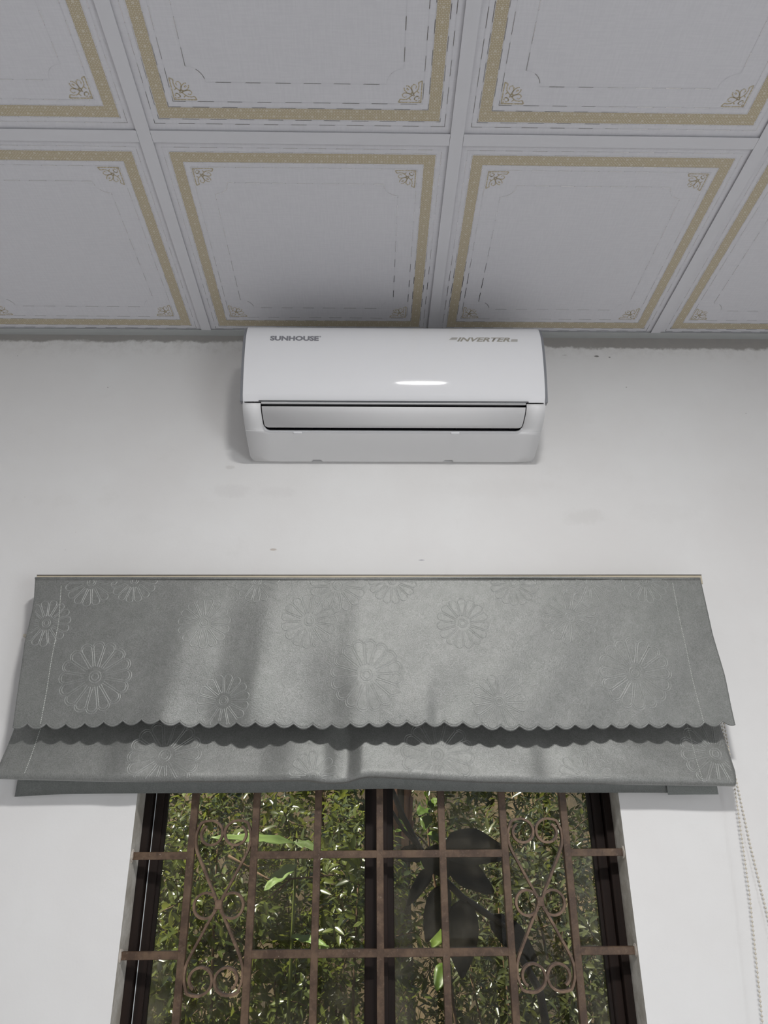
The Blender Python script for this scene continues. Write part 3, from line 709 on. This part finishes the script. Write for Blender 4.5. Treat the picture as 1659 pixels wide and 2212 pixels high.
# ------------------------------------------------------------------ window
win = struct(bpy.data.objects.new('window_1', None)); COL.objects.link(win); win.location = ((WX0+WX1)/2, .1, WZ0)
def wp(o): o.parent = win; o.matrix_parent_inverse = Matrix.Translation((-(WX0+WX1)/2, -.1, -WZ0)); return o
CX = (WX0+WX1)/2
for a, b in ((WX0, WX0+.016), (WX1-.016, WX1)): wp(MB().bevbox((a, .062, WZ0), (b, .150, WZ1), .001).build('jamb', M['wood']))
wp(MB().bevbox((WX0+.016, .062, WZ1-.016), (WX1-.016, .150, WZ1), .001).build('frame_head', M['wood']))
wp(MB().bevbox((WX0+.016, .062, WZ0), (WX1-.016, .150, WZ0+.02), .001).build('frame_sill', M['wood']))
for s in (-1, 1):
    xo = WX0+.0165 if s < 0 else WX1-.0165; xi_ = CX-.0006 if s < 0 else CX+.0006
    st_o, st_i = .021, .030
    a0, a1 = sorted((xo, xo-s*st_o)); b0, b1 = sorted((xi_, xi_+s*st_i))
    wp(MB().bevbox((a0, .076, WZ0+.021), (a1, .118, WZ1-.017), .002).build('sash_stile', M['wood']))
    wp(MB().bevbox((b0, .068, WZ0+.021), (b1, .112, WZ1-.017), .002).build('sash_stile', M['wood']))
    g0, g1 = (a1, b0) if s < 0 else (b1, a0)
    for z0, z1 in ((WZ0+.021, WZ0+.08), (WZ1-.06, WZ1-.017)): wp(MB().bevbox((g0, .076, z0), (g1, .112, z1), .002).build('sash_rail', M['wood']))
    wp(MB().box((g0-.006, .094, WZ0+.075), (g1+.006, .098, WZ1-.055)).build('glass_pane', M['glass']))
    e0, e1 = (xo-.0002, xo+.0010) if s < 0 else (xo-.0010, xo+.0002)
    if s < 0: wp(MB().box((xo+.0030, .0742, WZ0+.03), (xo+.0042, .0762, WZ1-.03)).build('light_leak_strip', M['strip']))  # pale strip standing in for light leaking past the sash
    # inner glazing bead
    for xx, w in ((a1 if s < 0 else a0-.007, .007),): wp(MB().box((xx, .082, WZ0+.08), (xx+w, .094, WZ1-.06)).build('glazing_bead', M['wood']))
wp(MB().bevbox((CX+.006, .058, WZ0+.03), (CX+.017, .068, WZ1-.03), .001).build('meeting_cover_strip', M['wood']))

# ------------------------------------------------------------------ iron grille
gr = thing('window_grille', 'rusty brown iron window grille of square bars and curled scrolls', 'grille', (CX, .02, WZ0))
def gp(o): o.parent = gr; o.matrix_parent_inverse = Matrix.Translation((-CX, -.02, -WZ0)); return o
BXS = [-.5353+.12922*k for k in range(7)]; BW = .0072; GY = .018
for k, x in enumerate(BXS):
    m = MB().bevbox((x-BW, GY-BW, WZ0), (x+BW, GY+BW, WZ1), .0008)
    gp(m.build('vertical_bar', M['rust']))
for z in (1.4712, 1.2950, 1.119, .943, 1.647, 1.823):
    y0, y1 = GY-BW-.0012, GY+BW-.0015
    gp(MB().bevbox((WX0-.004, y0+.0015, z-BW), (BXS[0]-BW+.001, y1, z+BW), .0008).build('horizontal_bar', M['rust']))
    gp(MB().bevbox((BXS[1]+BW-.001, y0+.0015, z-BW), (BXS[5]-BW+.001, y1, z+BW), .0008).build('horizontal_bar', M['rust']))
    gp(MB().bevbox((BXS[6]+BW-.001, y0+.0015, z-BW), (WX1+.004, y1, z+BW), .0008).build('horizontal_bar', M['rust']))
for z in (1.4712, 1.2950):                     # lumps of mortar where the bars enter the wall
    for xx in (WX0, WX1):
        bm = bmesh.new(); bmesh.ops.create_icosphere(bm, subdivisions=2, radius=1)
        for v in bm.verts: v.co = Vector((xx+v.co.x*.0035, GY-.003+v.co.y*.011, z+v.co.z*.013))*1 + Vector((random.uniform(-.0008, .0008), random.uniform(-.0015, .0015), random.uniform(-.002, .002)))
        me = bpy.data.meshes.new('mortar_dab'); bm.to_mesh(me); bm.free(); me.materials.append(M['mortar'])
        o = bpy.data.objects.new('mortar_dab', me); COL.objects.link(o); gp(o)
def strip(pts, th=.0046, d=.0125, yc=GY):     # flat iron bent in the window plane
    m = MB(); P = [Vector((p[0], 0, p[1])) for p in pts]; vs = []; n = len(P)
    for i in range(n):
        t = (P[min(i+1, n-1)]-P[max(i-1, 0)]).normalized(); q = Vector((-t.z, 0, t.x))*th/2
        for s, y in ((1, -d/2), (1, d/2), (-1, d/2), (-1, -d/2)): p = P[i]+q*s; vs.append((p.x, yc+y, p.z))
    fs = [(4*i+k, 4*i+(k+1) % 4, 4*i+4+(k+1) % 4, 4*i+4+k) for i in range(n-1) for k in range(4)] + [(0, 1, 2, 3)[::-1], (4*n-4, 4*n-3, 4*n-2, 4*n-1)]
    return m.add(vs, fs)
def scroll_pts(jit):
    rc = (-.0250, .1310); p = []
    for k in range(46):
        th = 132+8.2*k; f = (th-132)/369
        r = lerp([(0, .0175), (.15, .0215), (.25, .0226), (.80, .0226), (.92, .0252), (1.0, .0300)], f)*(1+jit)
        p.append((rc[0]+r*math.cos(R(th)), rc[1]+r*math.sin(R(th))))
    p += [(-.0545, .1345), (-.0562, .124), (-.0558, .112), (-.0525, .099), (-.046, .085), (-.037, .068), (-.028, .051), (-.018, .032), (-.0095, .017), (-.0050, .005), (-.0034, -.006)]
    o = []
    for i in range(len(p)-1):
        a, b, c, d = p[max(i-1, 0)], p[i], p[i+1], p[min(i+2, len(p)-1)]
        for q in (0, .5): o.append(tuple(.5*(2*b[j]+(c[j]-a[j])*q+(2*a[j]-5*b[j]+4*c[j]-d[j])*q*q+(3*b[j]-a[j]-3*c[j]+d[j])*q**3) for j in (0, 1)))
    return o+[p[-1]]
for cx in ((BXS[0]+BXS[1])/2, (BXS[5]+BXS[6])/2):
    zc = 1.3820
    for sx in (1, -1):
        for sz in (1, -1):
            pts = [(cx+sx*x, zc+sz*z) for x, z in scroll_pts(random.uniform(-.03, .03))]
            gp(strip(pts if sx*sz > 0 else pts[::-1]).build('scroll', M['rust_lit'], None, sharp=40))
        pts = [(cx+sx*.0262+.0228*math.cos(t), zc-.002+.0228*math.sin(t)) for t in np.linspace(0, 2*PI, 41)]
        gp(strip(pts if sx > 0 else pts[::-1], d=.0105).build('ring', M['rust_lit'], None, sharp=40))
    gp(MB().bevbox((cx-.0068, GY-.0080, zc-.0085), (cx+.0068, GY+.0080, zc+.0085), .001).build('collar', M['rust_lit']))

# ------------------------------------------------------------------ garden outside
def hill(x, y): return -.25 + .05*math.sin(x*1.7+y)+.04*math.sin(y*2.3-x)
vs, fs = grid(lambda u, v: (-9+18*u, WT+14*v, hill(-9+18*u, WT+14*v)), 50, 40)
struct(me_obj('ground', vs, fs, M['soil'], smooth=True))
def bank_pt(u, v):
    x = -8+16*u; y = 3.9+2.4*v+.25*math.sin(x*1.3)+.12*math.sin(x*3.7+v*6); z = -.35+3.6*v+.15*math.sin(x*2+v*5)
    return (x, y, z)
vs, fs = grid(bank_pt, 80, 24); o = struct(me_obj('earth_bank', vs, fs, M['soil'], smooth=True))

def leaf_template(w, curl, fold_):
    L = [(0, 0, 0)]; ts = (.28, .62); f = []
    vs = [(0, 0, 0)]
    for t in ts:
        ww = w*(1.0 if t < .5 else .82); z = -curl*t*t
        vs += [(-ww/2, t, z+fold_*ww), (0, t, z), (ww/2, t, z+fold_*ww)]
    vs += [(0, 1, -curl)]
    f = [(0, 2, 1), (0, 3, 2), (1, 2, 5, 4), (2, 3, 6, 5), (4, 5, 7), (5, 6, 7)]
    return np.array(vs), f
def rand_dirs(n, bias=(0, -.35, .35)):
    d = rng.normal(size=(n, 3)) + np.array(bias); return d/np.linalg.norm(d, axis=1, keepdims=True)
def frames(d, nrm):
    x = np.cross(d, nrm); x /= np.linalg.norm(x, axis=1, keepdims=True)+1e-9; z = np.cross(x, d); return np.stack([x, d, z], axis=2)   # columns
def make_leaves(center, radii, nsprig, per, length, spr=.11, shell=.55):
    d = rng.normal(size=(nsprig, 3)); d /= np.linalg.norm(d, axis=1, keepdims=True)
    rr = shell+(1-shell)*rng.random((nsprig, 1))**.7
    base = np.array(center)+d*rr*np.array(radii)
    ax = d*.7+rand_dirs(nsprig, (0, -.3, .7)); ax /= np.linalg.norm(ax, axis=1, keepdims=True)
    pos, dr, nr, ln = [], [], [], []
    side = np.cross(ax, rand_dirs(nsprig)); side /= np.linalg.norm(side, axis=1, keepdims=True)
    for k in range(per):
        t = (k+.5)/per
        p = base+ax*(t*spr); ang = k*2.4; ca, sa = math.cos(ang), math.sin(ang); o2 = np.cross(ax, side)
        q = side*ca+o2*sa; dd = ax*.55+q*.9+rng.normal(size=q.shape)*.25+np.array((0, 0, -.12)); dd /= np.linalg.norm(dd, axis=1, keepdims=True)
        nn = ax+rng.normal(size=q.shape)*.3+np.array((0, -.1, .5))
        pos.append(p+q*.006); dr.append(dd); nr.append(nn); ln.append(length*(.65+.6*rng.random(nsprig)))
    twigs = [(base[i], base[i]+ax[i]*spr) for i in range(nsprig)]
    return np.concatenate(pos), frames(np.concatenate(dr), np.concatenate(nr)), np.concatenate(ln), twigs
tmpl_cache = {}
def shrub(name, label, cat, loc, center, radii, nsprig, per, length, width, mat, nnamed, group=None, spr=.11, shell=.5, stems=7, curl=.12, stem_mat='twig'):
    t = thing(name, label, cat, loc, group); L0 = np.array(loc)
    pos, fr, ln, twigs = make_leaves(center, radii, nsprig, per, length, spr, shell)
    T, tf = leaf_template(width, curl, .18)
    # the leaves that show largest from the room become single objects
    view = np.array((CAM.x, CAM.y, CAM.z)); dist = np.linalg.norm(pos-view, axis=1); k = .10/(pos[:, 1]-CAM.y+1e-6)
    wx = CAM.x+(pos[:, 0]-CAM.x)*(.1-CAM.y)/(pos[:, 1]-CAM.y); wz = CAM.z+(pos[:, 2]-CAM.z)*(.1-CAM.y)/(pos[:, 1]-CAM.y)
    vis = (wx > WX0+.03) & (wx < WX1-.03) & (wz < 1.62) & (wz > 1.12)
    order = np.argsort(-np.where(vis, ln/dist, 0)); named = order[:nnamed] if nnamed else order[:0]; rest = np.setdiff1d(np.arange(len(pos)), named)
    me = bpy.data.meshes.new('leaf'); me.from_pydata([tuple(p) for p in T], [], tf); me.materials.append(mat); me.polygons.foreach_set('use_smooth', [True]*len(tf))
    for i in named:
        mt = Matrix.Identity(4)
        for a in range(3):
            for b in range(3): mt[a][b] = fr[i][a][b]*ln[i]
            mt[a][3] = pos[i][a]-L0[a]
        inst('leaf', me, t, mt)
    V = (np.einsum('nij,kj->nki', fr[rest], T)*ln[rest][:, None, None]+(pos[rest]-L0)[:, None, :]).reshape(-1, 3)
    nT = len(T); off = np.arange(len(rest))*nT; F = []
    for o_ in off: F += [tuple(int(o_)+q for q in f) for f in tf]
    me = bpy.data.meshes.new('foliage'); me.from_pydata(V.tolist(), [], F); me.materials.append(mat); me.polygons.foreach_set('use_smooth', [True]*len(F))
    at = me.attributes.new('tint', 'FLOAT', 'POINT'); at.data.foreach_set('value', np.repeat(rng.random(len(rest)), nT).astype(np.float32))
    fo = inst('foliage', me, t); fo['kind'] = 'stuff'
    m = MB(); rs = random.Random(len(label))
    base = np.array((loc[0], loc[1], loc[2]))
    for a, b in twigs[::3]:
        m.tube([a-L0, (a+b)/2-L0+rng.normal(size=3)*.004, b-L0], [.0022, .0017, .001], 4, cap=False)
    tw = m.build('twigs', M['twig'], t); tw['kind'] = 'stuff'
    for s in range(stems):
        a, b = twigs[(s*37) % len(twigs)]; mid = (base*.45+a*.55)+rng.normal(size=3)*.06
        pts = [base*(1-q)**2+2*mid*q*(1-q)+a*q*q-L0 for q in np.linspace(0, 1, 8)]
        MB().tube([Vector(p) for p in pts], list(np.linspace(.011, .003, 8)), 6).build('stem', M[stem_mat], t, smooth=True)
    return t
GZ = -.25
shrub('shrub', 'glossy green shrub close behind the left half of the left window pane', 'shrub', (-.70, 1.75, GZ), (-.80, 1.60, 1.0), (.33, .50, .66), 620, 9, .046, .40, M['leafa'], 110)
shrub('shrub', 'bright green leafy shrub close behind the right half of the left window pane', 'shrub', (-.25, 1.75, GZ), (-.25, 1.70, .98), (.225, .48, .66), 480, 9, .050, .36, M['leafa'], 100)
shrub('shrub', 'dark narrow-leaved shrub behind the right window pane, below the curled scroll', 'shrub', (.55, 1.8, GZ), (.50, 1.75, .95), (.40, .50, .70), 640, 9, .050, .30, M['leafc'], 110)
shrub('tall_bush', 'tall dull green bush farthest left beyond the window', 'bush', (-1.45, 2.9, GZ), (-1.50, 2.9, 1.30), (.74, .55, .95), 950, 9, .060, .38, M['leafc'], 40, spr=.15)
shrub('tall_bush', 'tall olive bush standing behind the middle of the window, left of the red-barked tree', 'bush', (-.35, 3.0, GZ), (-.45, 3.0, 1.35), (.30, .45, .95), 560, 9, .058, .40, M['leafa'], 40, spr=.15)
shrub('tall_bush', 'tall narrow-leaved bush farthest right beyond the window', 'bush', (.95, 2.9, GZ), (.72, 2.95, 1.35), (.74, .50, .95), 1000, 9, .070, .24, M['leafa'], 60, spr=.17)
# red-barked tree; its unseen leafy top is added to dapple the sun
tr = thing('tree', 'tree trunk with peeling red bark behind the upper middle of the window', 'tree', (-.035, 2.35, GZ))
m = MB(); m.tube([(0, 0, -.05), (.0, 0, .8), (-.01, .0, 1.5), (.01, .02, 2.3), (.06, .05, 3.2), (.02, .1, 4.2)], [.115, .088, .078, .074, .066, .05], 18)
o = m.build('trunk', M['bark2'], tr, smooth=True)
for k in range(34):                            # curling plates of red bark on the upper trunk
    a = -PI/2+random.uniform(-1.5, 1.5); z = random.uniform(1.62, 2.25); hgt = random.uniform(.12, .34); w = random.uniform(.16, .40); vs = []
    for j in range(4):
        zz = z+hgt*j/3; rr_ = .081+.012*(j/3)**2*random.uniform(.2, 1.3)
        for i in range(3): t_ = a+w*(i-1)*(1-.2*j/3); vs.append((rr_*math.cos(t_), rr_*math.sin(t_)+.01, zz))
    o = me_obj('bark_plate', vs, [(3*j+i, 3*j+i+1, 3*j+i+4, 3*j+i+3) for j in range(3) for i in range(2)], M['bark'], tr, smooth=True)
    so = o.modifiers.new('solid', 'SOLIDIFY'); so.thickness = .003
for k in range(5):
    a = k*1.3; z = 2.9+.25*k; e = (math.cos(a)*1.1, math.sin(a)*.8, z+.8)
    MB().tube([(.03, .04, z), (e[0]*.5, e[1]*.5, z+.45), e], [.035, .025, .012], 8).build('branch', M['bark2'], tr, smooth=True)
pos, fr, ln, tw = make_leaves((-.9, 0, 4.6), (2.6, 1.7, .7), 480, 8, .10, .22, .1); T, tf = leaf_template(.4, .1, .15)
V = (np.einsum('nij,kj->nki', fr, T)*ln[:, None, None]+pos[:, None, :]).reshape(-1, 3); F = []
for i in range(len(pos)): F += [tuple(i*len(T)+q for q in f) for f in tf]
fo = me_obj('shade_crown', V.tolist(), F, M['leafa'], tr); fo['kind'] = 'stuff'
# broad-leaved sapling near the glass
sp = thing('sapling', 'dark broad-leaved sapling with a slanting stem close behind the right window pane', 'sapling', (.42, .95, GZ))
def leaf_big(name, base, tip, width, nrm, mat, parent, curl=.12, n=8):
    base, tip = Vector(base), Vector(tip); d = tip-base; L = d.length; d.normalize(); nrm = Vector(nrm); x = d.cross(nrm).normalized(); z = x.cross(d); vs = []
    for j in range(n+1):
        t = j/n; w = width*math.sin(PI*min(1, t**.75*.97+.015))**.8*.5+.0008
        for i in range(5):
            s = (i-2)/2; vs.append(base+d*L*t+x*s*w+z*(-curl*L*t*t+abs(s)*w*.28+.004*math.sin(j*1.9+i)))
    fs = [(5*j+i, 5*j+i+1, 5*j+i+6, 5*j+i+5) for j in range(n) for i in range(4)]
    o = me_obj(name, [v-Vector(parent.location) for v in vs], fs, mat, parent, smooth=True); so = o.modifiers.new('solid', 'SOLIDIFY'); so.thickness = .0007; return o
q = Vector(sp.location)
pts = [(.42, .95, GZ), (.40, .94, .6), (.34, .92, 1.08), (.2435, .9, 1.255), (.1203, .9, 1.3312), (.0652, .9, 1.3827), (-.0115, .9, 1.475), (-.060, .905, 1.565), (-.10, .92, 1.66)]
MB().tube([Vector(p)-q for p in pts], [.016, .014, .012, .011, .0105, .010, .0095, .009, .008], 8).build('stem', M['stem'], sp, smooth=True)
MB().tube([Vector(p)-q for p in ((-.0115, .9, 1.475), (-.065, .88, 1.53), (-.11, .86, 1.60))], [.006, .006, .005], 6).build('side_stem', M['stem'], sp, smooth=True)
for b, t, w, n in (((.06, .90, 1.47), (.262, .84, 1.463), .135, (.1, -.75, .55)), ((.075, .90, 1.43), (.215, .87, 1.352), .085, (.2, -.9, .3)),
                   ((.0, .90, 1.455), (-.085, .86, 1.452), .06, (0, -.8, .5)), ((.01, .9, 1.47), (.075, .86, 1.395), .085, (0, -1, .2)),
                   ((.03, .9, 1.42), (-.055, .88, 1.315), .042, (-.3, -.9, .2)), ((.07, .9, 1.37), (.0, .87, 1.22), .075, (-.2, -.9, .3)),
                   ((.12, .9, 1.33), (.10, .85, 1.13), .10, (-.2, -.9, .2)), ((.20, .9, 1.28), (.33, .86, 1.17), .08, (.3, -.9, .2))):
    leaf_big('leaf', b, t, w, n, M['leafd'], sp, .10)
# bright round leaves of a young climber beside the trunk
yc = thing('climber', 'bright light-green climber with round leaves beside the red trunk', 'climber', (.12, 1.35, GZ))
q = Vector(yc.location)
MB().tube([Vector(p)-q for p in ((.12, 1.35, GZ), (.16, 1.34, .6), (.10, 1.36, 1.2), (.055, 1.35, 1.45), (.05, 1.33, 1.62), (.03, 1.33, 1.75))], [.006, .006, .005, .005, .004, .003], 6).build('stem', M['twig'], yc, smooth=True)
for b, t, w in (((.05, 1.33, 1.60), (.012, 1.29, 1.585), .05), ((.05, 1.33, 1.61), (.045, 1.28, 1.66), .045), ((.048, 1.33, 1.60), (.09, 1.29, 1.635), .05), ((.05, 1.33, 1.58), (.035, 1.29, 1.53), .045), ((.055, 1.34, 1.52), (.085, 1.30, 1.49), .04),
                ((-.02, 1.2, 1.53), (-.068, 1.16, 1.565), .026), ((-.02, 1.2, 1.525), (-.075, 1.16, 1.53), .022), ((.06, 1.34, 1.44), (.02, 1.3, 1.42), .05), ((.10, 1.36, 1.2), (.05, 1.3, 1.16), .06), ((.10, 1.36, 1.22), (.17, 1.3, 1.19), .06), ((.11, 1.36, 1.1), (.06, 1.3, 1.03), .06)):
    leaf_big('leaf', b, t, w, (random.uniform(-.3, .3), -.7, .7), M['leafb'], yc, .1, 6)
MB().tube([Vector(p)-q for p in ((.06, 1.34, 1.46), (.02, 1.26, 1.50), (-.02, 1.2, 1.53))], [.004, .003, .002], 6).build('stem', M['twig'], yc, smooth=True)
# strap-leaved plant in the left pane
spn = thing('strap_leaved_plant', 'pale green strap-leaved plant showing behind the upper left scroll', 'plant', (-.42, 1.25, GZ))
q = Vector(spn.location)
MB().tube([Vector(p)-q for p in ((-.42, 1.25, GZ), (-.44, 1.25, .6), (-.43, 1.24, 1.2), (-.425, 1.22, 1.50))], [.008, .007, .006, .004], 8).build('stem', M['leafa'], spn, smooth=True)
for b, t, w, n in (((-.43, 1.21, 1.488), (-.705, 1.12, 1.522), .050, (0, -.55, .83)), ((-.435, 1.22, 1.49), (-.33, 1.16, 1.470), .040, (.1, -.6, .8)), ((-.425, 1.22, 1.42), (-.52, 1.12, 1.35), .05, (-.3, -.8, .5)), ((-.43, 1.22, 1.2), (-.30, 1.1, 1.19), .034, (.3, -.7, .6))):
    leaf_big('leaf', b, t, w, n, M['leafe'], spn, .06, 10)
# dry reddish twig crossing behind the left pane
dt = thing('dry_twig', 'dry reddish forked twig hanging across the left window pane', 'twig', (-.55, 1.25, 1.40))
q = Vector(dt.location)
MB().tube([Vector(p)-q for p in ((-.5568, 1.2, 1.3958), (-.5156, 1.2, 1.3739), (-.4359, 1.2, 1.3761), (-.35, 1.22, 1.380), (-.2682, 1.25, 1.3863))], [.004, .0038, .0034, .003, .002], 6).build('twig_stem', M['twig'], dt, smooth=True)
MB().tube([Vector(p)-q for p in ((-.4359, 1.2, 1.3761), (-.47, 1.2, 1.352), (-.5128, 1.2, 1.318))], [.003, .003, .002], 6).build('twig_fork', M['twig'], dt, smooth=True)
MB().tube([Vector(p)-q for p in ((-.45, 1.2, 1.366), (-.50, 1.2, 1.310))], [.0022, .0016], 6).build('twig_fork', M['twig'], dt, smooth=True)
MB().tube([Vector(p)-q for p in ((-.5568, 1.2, 1.3958), (-.60, 1.2, 1.42), (-.66, 1.2, 1.45))], [.004, .004, .005], 6).build('twig_stem', M['twig'], dt, smooth=True)
